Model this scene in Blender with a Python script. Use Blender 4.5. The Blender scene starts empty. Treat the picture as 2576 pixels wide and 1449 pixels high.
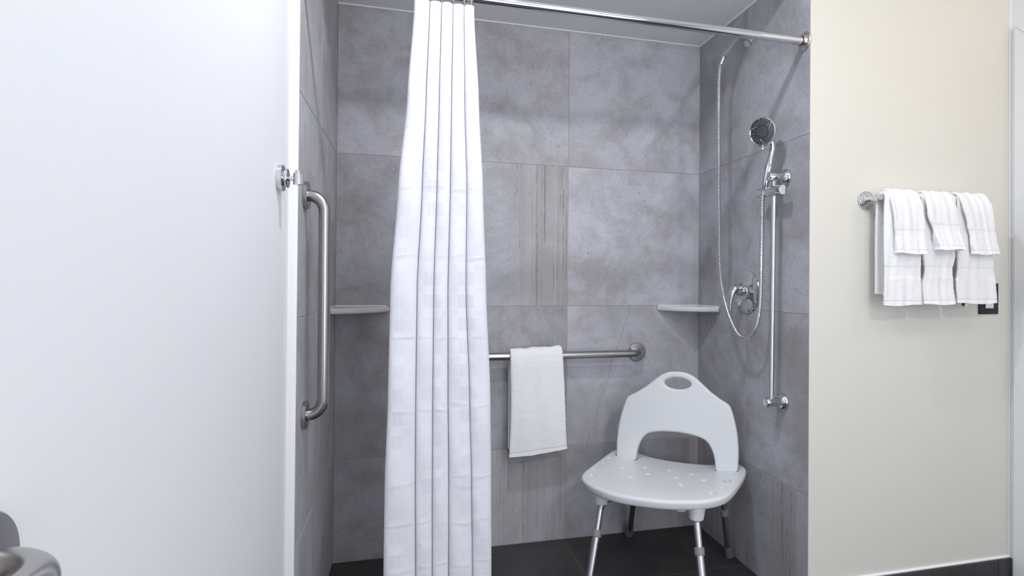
import bpy, bmesh, math, random
from math import sin, cos, pi, radians, sqrt
from mathutils import Vector as V, Matrix

random.seed(7)
C = bpy.context.scene.collection
SC = bpy.context.scene

# ------------------------------------------------------------------ camera
CAM = V((0.29331513, -2.43348053, 1.09724131))
yaw, pit, rol = radians(14.616), radians(0.4223), radians(0.4447)
fw = V((sin(yaw) * cos(pit), cos(yaw) * cos(pit), sin(pit)))
rt = V((cos(yaw), -sin(yaw), 0)); up = rt.cross(fw)
r2 = rt * cos(rol) + up * sin(rol); u2 = -rt * sin(rol) + up * cos(rol)
cd = bpy.data.cameras.new('camera'); cam = bpy.data.objects.new('camera', cd); C.objects.link(cam)
M = Matrix((r2, u2, -fw)).transposed().to_4x4(); M.translation = CAM
cam.matrix_world = M
cd.sensor_fit = 'HORIZONTAL'; cd.sensor_width = 36.0
cd.lens = 1469.5666 / 2576 * 36.0
cd.shift_x = (1288 - 1421.84) / 2576
cd.shift_y = (702.209 - 724.5) / 2576
cd.clip_start = 0.02
SC.camera = cam

# ------------------------------------------------------------------ world, lights, exposure
w = bpy.data.worlds.new('world'); SC.world = w; w.use_nodes = True
w.node_tree.nodes['Background'].inputs[0].default_value = (0.80, 0.86, 1.0, 1)
w.node_tree.nodes['Background'].inputs[1].default_value = 0.3

def area(name, loc, target, sx, sy, power, col, shape='RECTANGLE'):
    l = bpy.data.lights.new(name, 'AREA'); l.shape = shape; l.size = sx; l.size_y = sy
    l.energy = power; l.color = col
    o = bpy.data.objects.new(name, l); C.objects.link(o); o.location = loc
    o.rotation_euler = (V(target) - V(loc)).to_track_quat('-Z', 'Y').to_euler()
    return o
area('bounce_flash', (1.25, -3.00, 2.20), (0.75, 0.0, 1.0), 0.2, 0.2, 9.8, (0.91, 0.935, 1.0))
area('rear_fill_light', (1.15, -3.56, 1.00), (0.90, 0.0, 0.95), 1.7, 1.7, 22, (0.92, 0.94, 1.0))  # broad frontal fill added behind the camera, no window modelled there
area('ceiling_downlight', (0.60, -1.22, 2.425), (0.60, -1.16, 0), 0.12, 0.12, 11.0, (0.92, 0.935, 1.0), 'DISK')
area('ceiling_fill_light', (0.95, -2.0, 2.43), (0.95, -2.0, 0), 0.8, 0.8, 3.6, (0.93, 0.95, 1.0))  # added soft overhead fill, like light bounced off the ceiling
area('vanity_light', (2.33, -1.75, 2.10), (1.9, -0.8, 1.7), 0.6, 0.08, 2.3, (1.0, 0.66, 0.20))

SC.view_settings.view_transform = 'Standard'
SC.view_settings.look = 'None'
SC.view_settings.gamma = 1.0
SC.view_settings.use_curve_mapping = False
SC.view_settings.exposure = 0.13
SC.cycles.use_denoising = True
SC.cycles.max_bounces = 10
SC.cycles.diffuse_bounces = 6

# ------------------------------------------------------------------ node helpers
class NT:
    def __init__(s, name):
        s.m = bpy.data.materials.new(name); s.m.use_nodes = True
        s.t = s.m.node_tree; s.b = s.t.nodes['Principled BSDF']; s.out = s.t.nodes['Material Output']
    def n(s, typ, ins=None, **kw):
        nd = s.t.nodes.new(typ)
        for k, v in kw.items(): setattr(nd, k, v)
        if ins:
            for k, v in ins.items():
                sk = nd.inputs[k]
                if isinstance(v, bpy.types.NodeSocket): s.t.links.new(v, sk)
                else: sk.default_value = v
        return nd
    def m_(s, op, a, b=0.0, c=None, clamp=False):
        ins = {0: a, 1: b}
        if c is not None: ins[2] = c
        return s.n('ShaderNodeMath', ins, operation=op, use_clamp=clamp).outputs[0]
    def mix(s, f, a, b):
        nd = s.n('ShaderNodeMix', None, data_type='RGBA')
        for sk, v in ((nd.inputs[0], f), (nd.inputs[6], a), (nd.inputs[7], b)):
            if isinstance(v, bpy.types.NodeSocket): s.t.links.new(v, sk)
            else: sk.default_value = v if not isinstance(v, tuple) else (*v, 1)[:4]
        return nd.outputs[2]
    def ss(s, x, lo, hi):
        nd = s.n('ShaderNodeMapRange', {0: x, 1: lo, 2: hi, 3: 0.0, 4: 1.0}, interpolation_type='SMOOTHSTEP')
        return nd.outputs[0]
    def noise(s, vec, scale, detail=4, rough=0.55, dist=0.0):
        return s.n('ShaderNodeTexNoise', {'Vector': vec, 'Scale': scale, 'Detail': detail, 'Roughness': rough, 'Distortion': dist}).outputs[0]
    def set(s, **kw):
        for k, v in kw.items():
            sk = s.b.inputs[k.replace('_', ' ')]
            if isinstance(v, bpy.types.NodeSocket): s.t.links.new(v, sk)
            else: sk.default_value = (*v, 1) if isinstance(v, tuple) and len(v) == 3 else v
        return s
    def bump(s, h, strength, dist):
        nd = s.n('ShaderNodeBump', {'Strength': strength, 'Distance': dist, 'Height': h})
        s.t.links.new(nd.outputs[0], s.b.inputs['Normal'])
    def attr(s, name):
        return s.n('ShaderNodeAttribute', None, attribute_type='OBJECT', attribute_name=name).outputs['Fac']

MAT = {}
def simple(name, col, rough, metal=0.0, bump=None, var=0.0, **kw):
    k = NT(name)
    tc = k.n('ShaderNodeTexCoord').outputs['Object']
    if var:
        f = k.noise(tc, 3.0, 4)
        c = k.mix(f, tuple(x * (1 - var) for x in col), tuple(min(1, x * (1 + var)) for x in col))
    else: c = col
    k.set(Base_Color=c, Roughness=rough, Metallic=metal, **kw)
    if bump: k.bump(k.noise(tc, bump[0], 3), bump[1], bump[2])
    MAT[name] = k.m
    return k.m

simple('wall_paint', (0.800, 0.815, 0.832), 0.55, bump=(90, 0.12, 0.002), var=0.012)
def smudged(m):
    # a few faint scuffs of the size of a fingertip
    t = m.node_tree; b = t.nodes['Principled BSDF']; src = b.inputs['Base Color'].links[0].from_socket
    tc = t.nodes.new('ShaderNodeTexCoord'); vo = t.nodes.new('ShaderNodeTexVoronoi'); vo.inputs['Scale'].default_value = 3.1
    t.links.new(tc.outputs['Object'], vo.inputs['Vector'])
    mr = t.nodes.new('ShaderNodeMapRange'); mr.interpolation_type = 'SMOOTHSTEP'
    t.links.new(vo.outputs['Distance'], mr.inputs[0])
    for i_, v_ in ((1, 0.012), (2, 0.042), (3, 0.10), (4, 0.0)): mr.inputs[i_].default_value = v_
    mx = t.nodes.new('ShaderNodeMix'); mx.data_type = 'RGBA'; mx.inputs[7].default_value = (0.35, 0.35, 0.35, 1)
    t.links.new(mr.outputs[0], mx.inputs[0]); t.links.new(src, mx.inputs[6]); t.links.new(mx.outputs[2], b.inputs['Base Color'])
smudged(MAT['wall_paint'])
simple('wall_paint_warm_tint', (0.735, 0.720, 0.655), 0.55, bump=(90, 0.12, 0.002), var=0.012)  # cream paint, with the vanity lamp's warm tint put into the colour
simple('ceiling_paint', (0.90, 0.90, 0.90), 0.7, bump=(60, 0.15, 0.002))
simple('edge_paint', (0.89, 0.89, 0.89), 0.5, bump=(60, 0.3, 0.003))
simple('trim_paint', (0.80, 0.81, 0.82), 0.35)
simple('caulk', (0.92, 0.92, 0.91), 0.45, bump=(120, 0.3, 0.002))
simple('grout', (0.40, 0.365, 0.325), 0.9, bump=(400, 0.3, 0.001))
simple('floor_grout', (0.17, 0.125, 0.105), 0.9)
simple('chrome', (0.67, 0.68, 0.70), 0.06, 1.0)
simple('face_chrome', (0.16, 0.165, 0.175), 0.20, 1.0)
simple('plated_pot_metal', (0.62, 0.59, 0.55), 0.22, 1.0)
simple('aluminium', (0.60, 0.61, 0.63), 0.27, 1.0)
simple('white_plastic', (0.70, 0.72, 0.735), 0.38, bump=(700, 0.05, 0.001))
simple('grey_plastic', (0.23, 0.225, 0.23), 0.5)
simple('grey_rubber', (0.135, 0.13, 0.13), 0.7)
simple('dark_metal', (0.045, 0.047, 0.055), 0.32, 0.6)
simple('switch_white', (0.78, 0.79, 0.80), 0.35)
simple('brass', (0.80, 0.58, 0.18), 0.2, 1.0)
simple('black_hole', (0.02, 0.02, 0.02), 0.6)
simple('shelf_ceramic', (0.66, 0.66, 0.66), 0.22)
simple('red_mark', (0.45, 0.02, 0.02), 0.3)
simple('door_paint', (0.62, 0.63, 0.66), 0.4)
simple('tag_paper', (0.75, 0.74, 0.70), 0.8)
simple('tag_ink', (0.04, 0.04, 0.05), 0.8)

def mk_brushed():
    k = NT('brushed_steel')
    tc = k.n('ShaderNodeTexCoord').outputs['Object']
    mp = k.n('ShaderNodeMapping', {'Vector': tc, 'Scale': (260, 260, 260)}).outputs[0]
    f = k.noise(mp, 1.0, 3)
    k.set(Base_Color=(0.44, 0.43, 0.425), Metallic=1.0, Roughness=k.m_('MULTIPLY_ADD', f, 0.02, 0.25))
    MAT['brushed_steel'] = k.m
mk_brushed()

def mk_tile():
    k = NT('grey_stone_tile')
    tcn = k.n('ShaderNodeTexCoord').outputs['Object']
    rnd = k.n('ShaderNodeObjectInfo').outputs['Random']
    off = k.n('ShaderNodeCombineXYZ', {0: k.m_('MULTIPLY', rnd, 61.0), 1: k.m_('MULTIPLY', rnd, 23.0), 2: k.m_('MULTIPLY', rnd, 41.0)}).outputs[0]
    co = k.n('ShaderNodeVectorMath', {0: tcn, 1: off}, operation='ADD').outputs[0]
    cloud = k.ss(k.noise(co, 2.6, 8, 0.66, 0.6), 0.36, 0.60)
    cloud2 = k.ss(k.noise(co, 6.0, 9, 0.72, 0.4), 0.42, 0.68)
    fine = k.noise(co, 290, 2, 0.7)
    light, mid, brown = (0.505, 0.508, 0.555), (0.385, 0.382, 0.405), (0.275, 0.252, 0.225)
    c = k.mix(cloud, mid, light)
    c = k.mix(k.m_('MULTIPLY', cloud2, 0.50), c, brown)
    # fine mottling
    c = k.mix(k.m_('MULTIPLY', k.ss(fine, 0.47, 0.72), 0.46), c, (0.20, 0.195, 0.19))
    # scattered worn pits
    pit = k.m_('MULTIPLY', k.ss(k.noise(co, 70, 5, 0.75), 0.61, 0.67), k.ss(k.noise(co, 5, 3), 0.44, 0.58))
    c = k.mix(k.m_('MULTIPLY', pit, 0.6), c, (0.13, 0.125, 0.12))
    # pale scratches
    scr = k.n('ShaderNodeTexVoronoi', {'Vector': k.n('ShaderNodeVectorMath', {0: co, 1: k.n('ShaderNodeVectorMath', {0: k.n('ShaderNodeTexNoise', {'Vector': co, 'Scale': 6.0, 'Detail': 5}).outputs[1], 3: 0.35}, operation='SCALE').outputs[0]}, operation='ADD').outputs[0], 'Scale': 2.2}, feature='DISTANCE_TO_EDGE').outputs[0]
    scm = k.m_('MULTIPLY', k.m_('SUBTRACT', 1.0, k.ss(scr, 0.0, 0.008)), k.ss(k.noise(co, 3.0, 2), 0.52, 0.68))
    c = k.mix(k.m_('MULTIPLY', scm, 0.22), c, (0.47, 0.465, 0.46))
    # vein-cut strata running up the tile
    sx = k.n('ShaderNodeSeparateXYZ', {0: tcn}).outputs
    vein = k.attr('vein'); lo = k.attr('vein_from'); hi = k.attr('vein_to')
    wob = k.m_('MULTIPLY_ADD', k.noise(co, 4.0, 3), 0.10, -0.05)
    xx = k.m_('ADD', sx[0], wob)
    inside = k.m_('MULTIPLY', k.ss(k.m_('SUBTRACT', xx, lo), -0.03, 0.03), k.ss(k.m_('SUBTRACT', hi, xx), -0.03, 0.03))
    str_co = k.n('ShaderNodeMapping', {'Vector': co, 'Scale': (24, 1.0, 0.20)}).outputs[0]
    broad = k.noise(k.n('ShaderNodeMapping', {'Vector': co, 'Scale': (10, 1.0, 0.30)}).outputs[0], 1.0, 2, 0.5)
    str_co = k.n('ShaderNodeVectorMath', {0: str_co, 1: k.n('ShaderNodeVectorMath', {0: k.n('ShaderNodeTexNoise', {'Vector': co, 'Scale': 22.0, 'Detail': 3}).outputs[1], 3: 0.11}, operation='SCALE').outputs[0]}, operation='ADD').outputs[0]
    sn = k.noise(str_co, 1.0, 2, 0.5, 0.0)
    line = k.m_('SUBTRACT', 1.0, k.ss(k.m_('ABSOLUTE', k.m_('SUBTRACT', k.m_('FRACT', k.m_('MULTIPLY', sn, 9.0)), 0.5)), 0.0, 0.09))
    sn2 = k.noise(str_co, 1.7, 2, 0.5, 0.0)
    line2 = k.m_('SUBTRACT', 1.0, k.ss(k.m_('ABSOLUTE', k.m_('SUBTRACT', k.m_('FRACT', k.m_('MULTIPLY', sn2, 5.0)), 0.5)), 0.0, 0.06))
    vm = k.m_('MULTIPLY', vein, inside)
    sc_ = k.mix(k.ss(broad, 0.38, 0.62), (0.38, 0.37, 0.365), (0.51, 0.51, 0.535))
    sc_ = k.mix(k.m_('MULTIPLY', k.ss(fine, 0.46, 0.74), 0.25), sc_, (0.20, 0.195, 0.19))
    c = k.mix(k.m_('MULTIPLY', vm, 0.60), c, sc_)
    lines = k.m_('MULTIPLY', k.m_('MAXIMUM', k.m_('MULTIPLY', line, 0.8), line2), k.m_('MULTIPLY_ADD', k.ss(broad, 0.60, 0.44), 0.6, 0.4))
    c = k.mix(k.m_('MULTIPLY', k.m_('MULTIPLY', lines, vm), 0.80), c, (0.215, 0.19, 0.165))
    # one tile carries a long natural crack
    crk = k.attr('crack')
    cx = k.m_('MULTIPLY_ADD', sx[2], 0.33, k.m_('MULTIPLY_ADD', k.noise(tcn, 9.0, 6, 0.6), 0.07, -0.155))
    d = k.m_('ABSOLUTE', k.m_('SUBTRACT', sx[0], cx))
    cm = k.m_('MULTIPLY', k.m_('SUBTRACT', 1.0, k.ss(d, 0.0003, 0.0015)), crk)
    c = k.mix(k.m_('MULTIPLY', cm, 0.75), c, (0.15, 0.14, 0.13))
    tone = k.attr('tone')
    hs = k.n('ShaderNodeHueSaturation', {'Value': tone, 'Color': c, 'Saturation': 1.0}).outputs[0]
    k.set(Base_Color=hs, Roughness=0.62)
    k.b.inputs['Specular IOR Level'].default_value = 0.35
    k.bump(k.m_('ADD', fine, k.m_('MULTIPLY', lines, k.m_('MULTIPLY', vm, -0.6))), 0.08, 0.002)
    MAT['tile'] = k.m
mk_tile()

def mk_floor_tile():
    k = NT('charcoal_floor_tile')
    tcn = k.n('ShaderNodeTexCoord').outputs['Object']
    rnd = k.n('ShaderNodeObjectInfo').outputs['Random']
    co = k.n('ShaderNodeVectorMath', {0: tcn, 1: k.n('ShaderNodeCombineXYZ', {0: k.m_('MULTIPLY', rnd, 31.0), 1: k.m_('MULTIPLY', rnd, 17.0)}).outputs[0]}, operation='ADD').outputs[0]
    a = k.ss(k.noise(co, 4, 6, 0.65), 0.35, 0.68)
    f = k.noise(co, 260, 3, 0.75)
    c = k.mix(a, (0.034, 0.033, 0.034), (0.056, 0.055, 0.056))
    c = k.mix(k.m_('MULTIPLY', k.ss(f, 0.52, 0.74), 0.5), c, (0.10, 0.098, 0.10))
    k.set(Base_Color=c, Roughness=0.55)
    k.bump(f, 0.15, 0.002)
    MAT['floor_tile'] = k.m
mk_floor_tile()

def mk_curtain():
    k = NT('white_curtain_fabric')
    uv = k.n('ShaderNodeTexCoord').outputs['UV']
    s = k.n('ShaderNodeSeparateXYZ', {0: uv}).outputs
    u = k.m_('DIVIDE', s[0], 0.062); v = k.m_('DIVIDE', s[1], 0.064)
    fu = k.m_('FRACT', u); fv = k.m_('FRACT', v)
    fu2 = k.m_('FRACT', k.m_('MULTIPLY', u, 4.0))
    row = k.m_('MULTIPLY', k.ss(fv, 0.02, 0.04), k.ss(fv, 0.62, 0.60))
    cols = k.ss(fu, 0.50, 0.48)
    thin = k.m_('MULTIPLY', k.ss(fu2, 0.04, 0.08), k.ss(fu2, 0.96, 0.92))
    rect = k.m_('MULTIPLY', k.m_('MULTIPLY', row, cols), thin)
    soft = k.m_('MULTIPLY', k.m_('MULTIPLY', row, k.m_('SUBTRACT', 1.0, cols)), 0.35)
    lowmask = k.m_('MULTIPLY_ADD', k.ss(k.noise(uv, 4.0, 2), 0.40, 0.62), 0.6, 0.4)
    bandrow = k.m_('MULTIPLY', k.m_('MULTIPLY', k.ss(fv, 0.66, 0.68), k.ss(fv, 0.96, 0.94)), k.ss(fu, 0.52, 0.54))
    pat = k.m_('MULTIPLY', k.m_('MAXIMUM', k.m_('MAXIMUM', rect, soft), k.m_('MULTIPLY', bandrow, 0.6)), lowmask)
    c = k.mix(pat, (0.935, 0.94, 0.992), (0.84, 0.85, 0.92))
    k.set(Base_Color=c, Roughness=k.m_('MULTIPLY_ADD', pat, 0.12, 0.5))
    k.b.inputs['Sheen Weight'].default_value = 0.15
    wr = k.noise(k.n('ShaderNodeMapping', {'Vector': uv, 'Scale': (9, 5, 1)}).outputs[0], 1.0, 4, 0.55, 0.8)
    k.bump(wr, 0.12, 0.005)
    tr = k.n('ShaderNodeBsdfTranslucent', {'Color': (0.93, 0.93, 0.97, 1)})
    mx = k.n('ShaderNodeMixShader', {0: 0.20, 1: k.b.outputs[0], 2: tr.outputs[0]})
    k.t.links.new(mx.outputs[0], k.out.inputs[0])
    MAT['curtain'] = k.m
mk_curtain()

def mk_terry():
    k = NT('white_terry_cloth')
    uv = k.n('ShaderNodeTexCoord').outputs['UV']
    ob = k.n('ShaderNodeTexCoord').outputs['Object']
    s = k.n('ShaderNodeSeparateXYZ', {0: uv}).outputs
    b0 = k.attr('band_from'); b1 = k.attr('band_to'); hem = k.attr('hem')
    inb = k.m_('MULTIPLY', k.ss(k.m_('SUBTRACT', s[1], b0), 0.0, 0.003), k.ss(k.m_('SUBTRACT', b1, s[1]), 0.0, 0.003))
    inh = k.m_('SUBTRACT', 1.0, k.ss(k.m_('SUBTRACT', s[1], hem), 0.0, 0.003))
    flat = k.m_('MAXIMUM', inb, inh)
    pile = k.noise(ob, 420, 3, 0.7)
    pile2 = k.noise(ob, 130, 2, 0.6)
    ribs = k.m_('MULTIPLY_ADD', k.m_('SINE', k.m_('MULTIPLY', s[0], 2 * pi / 0.0075)), 0.5, 0.5)
    ribm = k.m_('MULTIPLY', k.attr('ribs'), k.ss(k.noise(k.n('ShaderNodeMapping', {'Vector': uv, 'Scale': (11, 0.6, 1)}).outputs[0], 1.0, 1), 0.42, 0.58))
    twill = k.m_('SINE', k.m_('MULTIPLY', k.m_('ADD', s[0], s[1]), 2 * pi / 0.0036))
    h = k.m_('ADD', k.m_('MULTIPLY', pile, 0.55), k.m_('MULTIPLY', pile2, 0.35))
    h = k.m_('ADD', h, k.m_('MULTIPLY', k.m_('MULTIPLY', ribs, ribm), 0.28))
    hb = k.m_('MULTIPLY', k.m_('MULTIPLY', twill, inb), 0.07)
    h = k.m_('ADD', k.m_('MULTIPLY', h, k.m_('SUBTRACT', 1.0, flat)), hb)
    stitch = k.m_('SUBTRACT', 1.0, k.ss(k.m_('ABSOLUTE', k.m_('SUBTRACT', s[1], hem)), 0.0004, 0.0016))
    h = k.m_('SUBTRACT', h, k.m_('MULTIPLY', stitch, 0.18))
    k.set(Base_Color=k.mix(pile, (0.875, 0.875, 0.885), (0.945, 0.945, 0.95)), Roughness=0.9)
    k.b.inputs['Sheen Weight'].default_value = 0.25
    k.bump(h, 0.55, 0.004)
    MAT['terry'] = k.m
mk_terry()

# ------------------------------------------------------------------ mesh helpers
def frame(d):
    d = V(d).normalized()
    a = V((0, 0, 1)) if abs(d.z) < 0.9 else V((1, 0, 0))
    x = a.cross(d).normalized(); y = d.cross(x)
    return x, y, d

def add_grid(bm, P, closed_u=False, closed_v=False, uv=None, flip=False):
    """P[i][j] grid of points -> quads"""
    vs = [[bm.verts.new(p) for p in row] for row in P]
    lay = bm.loops.layers.uv.verify() if uv else None
    nu, nv = len(P), len(P[0])
    for i in range(nu if closed_u else nu - 1):
        for j in range(nv if closed_v else nv - 1):
            q = [(i, j), ((i + 1) % nu, j), ((i + 1) % nu, (j + 1) % nv), (i, (j + 1) % nv)]
            if flip: q.reverse()
            f = bm.faces.new([vs[a][b] for a, b in q])
            if uv:
                ij = [(i, j), (i + 1, j), (i + 1, j + 1), (i, j + 1)]
                if flip: ij.reverse()
                for l, (a, b) in zip(f.loops, ij): l[lay].uv = uv(a, b)
    return vs

def add_lathe(bm, prof, o, d, seg=32, sx=1.0, sy=1.0):
    """prof: list of (radius, height along d)"""
    x, y, z = frame(d); o = V(o)
    rings = []
    for r, h in prof:
        if r < 1e-6: rings.append([bm.verts.new(o + z * h)])
        else: rings.append([bm.verts.new(o + z * h + x * (r * sx * cos(2 * pi * k / seg)) + y * (r * sy * sin(2 * pi * k / seg))) for k in range(seg)])
    for a, b in zip(rings, rings[1:]):
        for k in range(seg):
            k2 = (k + 1) % seg
            if len(a) == 1 and len(b) == 1: continue
            if len(a) == 1: bm.faces.new((a[0], b[k2], b[k]))
            elif len(b) == 1: bm.faces.new((a[k], a[k2], b[0]))
            else: bm.faces.new((a[k], a[k2], b[k2], b[k]))
    if len(rings[0]) > 1: bm.faces.new(list(reversed(rings[0])))
    if len(rings[-1]) > 1: bm.faces.new(rings[-1])

def catmull(pts, n=8, closed=False):
    pts = [V(p) for p in pts]; out = []
    N = len(pts)
    for i in range(N if closed else N - 1):
        if closed: p0, p1, p2, p3 = pts[i - 1], pts[i], pts[(i + 1) % N], pts[(i + 2) % N]
        else: p0, p1, p2, p3 = pts[max(i - 1, 0)], pts[i], pts[i + 1], pts[min(i + 2, N - 1)]
        for k in range(n):
            t = k / n
            out.append(0.5 * ((2 * p1) + (p2 - p0) * t + (2 * p0 - 5 * p1 + 4 * p2 - p3) * t * t + (3 * p1 - p0 - 3 * p2 + p3) * t ** 3))
    if not closed: out.append(pts[-1])
    return out

def add_tube(bm, path, rad, seg=20, caps=True, squash=None):
    path = [V(p) for p in path]; n = len(path)
    if not isinstance(rad, (list, tuple)): rad = [rad] * n
    t0 = (path[1] - path[0]).normalized(); x, y, _ = frame(t0)
    rings = []
    for i, p in enumerate(path):
        t = (path[min(i + 1, n - 1)] - path[max(i - 1, 0)]).normalized()
        q = t0.rotation_difference(t); x = q @ x; y = q @ y; t0 = t
        s = squash[i] if squash else 1.0
        rings.append([bm.verts.new(p + x * (rad[i] * cos(2 * pi * k / seg)) + y * (rad[i] * s * sin(2 * pi * k / seg))) for k in range(seg)])
    for a, b in zip(rings, rings[1:]):
        for k in range(seg):
            k2 = (k + 1) % seg; bm.faces.new((a[k], a[k2], b[k2], b[k]))
    if caps: bm.faces.new(list(reversed(rings[0]))); bm.faces.new(rings[-1])

def round_path(pts, r, n=8):
    """polyline with circular-ish fillets"""
    pts = [V(p) for p in pts]; out = [pts[0]]
    for a, b, c in zip(pts, pts[1:], pts[2:]):
        u = (a - b).normalized(); v = (c - b).normalized()
        ang = u.angle(v); d = r / math.tan(ang / 2)
        p, q = b + u * d, b + v * d
        cen = b + (u + v).normalized() * (r / sin(ang / 2))
        for k in range(n + 1):
            t = k / n
            m = (p - cen).slerp(q - cen, t) if True else p
            out.append(cen + m.normalized() * r)
    out.append(pts[-1])
    return out

def add_box(bm, lo, hi, bev=0.0, seg=2):
    r = bmesh.ops.create_cube(bm, size=1.0)
    lo, hi = V(lo), V(hi)
    for v in r['verts']:
        v.co = V([(lo[k] + hi[k]) / 2 + v.co[k] * (hi[k] - lo[k]) for k in range(3)])
    if bev:
        es = list({e for v in r['verts'] for e in v.link_edges})
        bmesh.ops.bevel(bm, geom=es, offset=bev, segments=seg, affect='EDGES', profile=0.5)

def obj(name, bm, mat, parent=None, smooth=35, loc=None):
    me = bpy.data.meshes.new(name)
    bmesh.ops.recalc_face_normals(bm, faces=bm.faces[:])
    bm.to_mesh(me); bm.free()
    if smooth:
        me.shade_smooth(); me.set_sharp_from_angle(angle=radians(smooth))
    me.materials.append(MAT[mat] if isinstance(mat, str) else mat)
    o = bpy.data.objects.new(name, me); C.objects.link(o)
    if loc: o.location = loc
    if parent: attach(o, parent)
    return o

def world_off(p):
    o = V((0, 0, 0)); q = p
    while q: o = o + q.location; q = q.parent
    return o
def attach(o, parent):
    """meshes are written in world coordinates; things are empties at their base without rotation"""
    o.parent = parent
    base = V((0, 0, 0)); q = parent
    base = V(q.matrix_basis.translation)
    mats = Matrix.Translation(base)
    if q.parent: mats = q.parent_world @ mats if hasattr(q, 'parent_world') else PW[q.name] @ mats
    PW[o.name] = mats @ mats.inverted()
    o.matrix_parent_inverse = mats.inverted()
PW = {}

def thing(name, label, cat, loc, group=None):
    o = bpy.data.objects.new(name, None); C.objects.link(o)
    o.empty_display_size = 0.05
    o.location = loc; o['label'] = label; o['category'] = cat
    if group: o['group'] = group
    return o
def struct(o):
    o['kind'] = 'structure'; return o
BM = bmesh.new

def curve_solid(name, loops, half, bev, mat, parent, place, res=4, warp=None, smooth=50):
    """filled 2D outline (first loop) with holes, thickness and rounded rim; place: (x,y,z)->world"""
    cu = bpy.data.curves.new(name + '_outline', 'CURVE'); cu.dimensions = '2D'; cu.fill_mode = 'BOTH'
    cu.extrude = half - bev; cu.bevel_depth = bev; cu.bevel_resolution = res; cu.offset = -bev
    for lp in loops:
        sp = cu.splines.new('POLY'); sp.points.add(len(lp) - 1); sp.use_cyclic_u = True
        for q, p in zip(sp.points, lp): q.co = (p[0], p[1], 0, 1)
    tmp = bpy.data.objects.new(name + '_tmp', cu); C.objects.link(tmp)
    dg = bpy.context.evaluated_depsgraph_get(); dg.update()
    me = bpy.data.meshes.new_from_object(tmp.evaluated_get(dg))
    bpy.data.objects.remove(tmp); bpy.data.curves.remove(cu)
    bm = BM(); bm.from_mesh(me); bpy.data.meshes.remove(me)
    bmesh.ops.remove_doubles(bm, verts=bm.verts[:], dist=1e-5)
    if warp:
        bmesh.ops.triangulate(bm, faces=[f for f in bm.faces if len(f.verts) > 4])
        for v in bm.verts: v.co = warp(v.co)
    for v in bm.verts: v.co = place(v.co)
    return obj(name, bm, mat, parent, smooth)

# ------------------------------------------------------------------ the room
W, H, D = 1.5598, 2.1907, 0.772
XR, XL, YB, HR = 2.4118, -0.022, -3.6, 2.45
Z1, Z2, Z3 = 0.4007, 1.0007, 1.6007
T = 0.010           # tile thickness
G = 0.0012          # half joint

bm = BM(); add_box(bm, (XL - 0.12, YB - 0.1, -0.12), (XR + 0.12, 0.12, -0.0010))
floor = struct(obj('floor', bm, 'floor_grout', smooth=0))
xs = [XL, 0.4655, 0.9320, 1.4035, 1.875, XR]
ys = [0.0, -0.390, -0.775, -1.165, -1.555, -1.945, -2.335, -2.725, -3.115, -3.505, YB]
for i in range(5):
    for j in range(10):
        x0, x1, y1, y0 = xs[i] + G, xs[i + 1] - G, ys[j] - G, ys[j + 1] + G
        if j < 2: x1 = min(x1, W - 0.0005) ; x0 = max(x0, 0.0005)
        if x1 - x0 < 0.02: continue
        bm = BM(); cx, cy = (x0 + x1) / 2, (y0 + y1) / 2
        add_box(bm, (x0 - cx, y0 - cy, -0.010), (x1 - cx, y1 - cy, 0.0), 0.0008, 1)
        t = obj('tile', bm, 'floor_tile', smooth=0, loc=(cx, cy, 0)); t.parent = floor

# shower back wall
bm = BM(); add_box(bm, (-0.14, 0.0013, 0.0), (W + 0.14, 0.14, HR))
wall_back = struct(obj('wall_back', bm, 'grout', smooth=0))
def tile(parent, cx, cy, z0, z1, wid, rz=0, vein=0.0, lo=-1.0, hi=1.0, tone=1.0, crack=0.0):
    bm = BM(); h = z1 - z0
    add_box(bm, (-wid / 2 + G, 0, -h / 2 + G), (wid / 2 - G, T, h / 2 - G), 0.0007, 1)
    t = obj('tile', bm, 'tile', smooth=0, loc=(cx, cy, (z0 + z1) / 2))
    t.rotation_euler = (0, 0, rz); t.parent = parent
    t['vein'] = vein; t['vein_from'] = lo; t['vein_to'] = hi; t['tone'] = tone; t['crack'] = crack
    return t
rows = [(0.001, Z1), (Z1, Z2), (Z2, Z3), (Z3, H)]
cols = [(0.0, 0.338), (0.338, 0.938), (0.938, W)]
spec = {(0, 0): (0, -1, 1, 0.92), (0, 1): (1, -1, 1, 0.97), (0, 2): (1, -0.02, 1, 0.90),
        (1, 0): (0, -1, 1, 0.90), (1, 1): (0, -1, 1, 0.87), (1, 2): (0, -1, 1, 1.02),
        (2, 0): (0, -1, 1, 0.90), (2, 1): (1, 0.07, 1, 1.05), (2, 2): (0, -1, 1, 1.12),  # left tile's tone darkened for the shade beside the curtain
        (3, 0): (0, -1, 1, 1.02), (3, 1): (0, -1, 1, 1.03), (3, 2): (0, -1, 1, 1.12)}
for r, (z0, z1) in enumerate(rows):
    for c, (x0, x1) in enumerate(cols):
        v, lo, hi, tone = spec[(r, c)]
        tile(wall_back, (x0 + x1) / 2, 0.0, z0, z1, x1 - x0, 0, v, lo, hi, tone, 1.0 if (r, c) == (1, 2) else 0.0)

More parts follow.
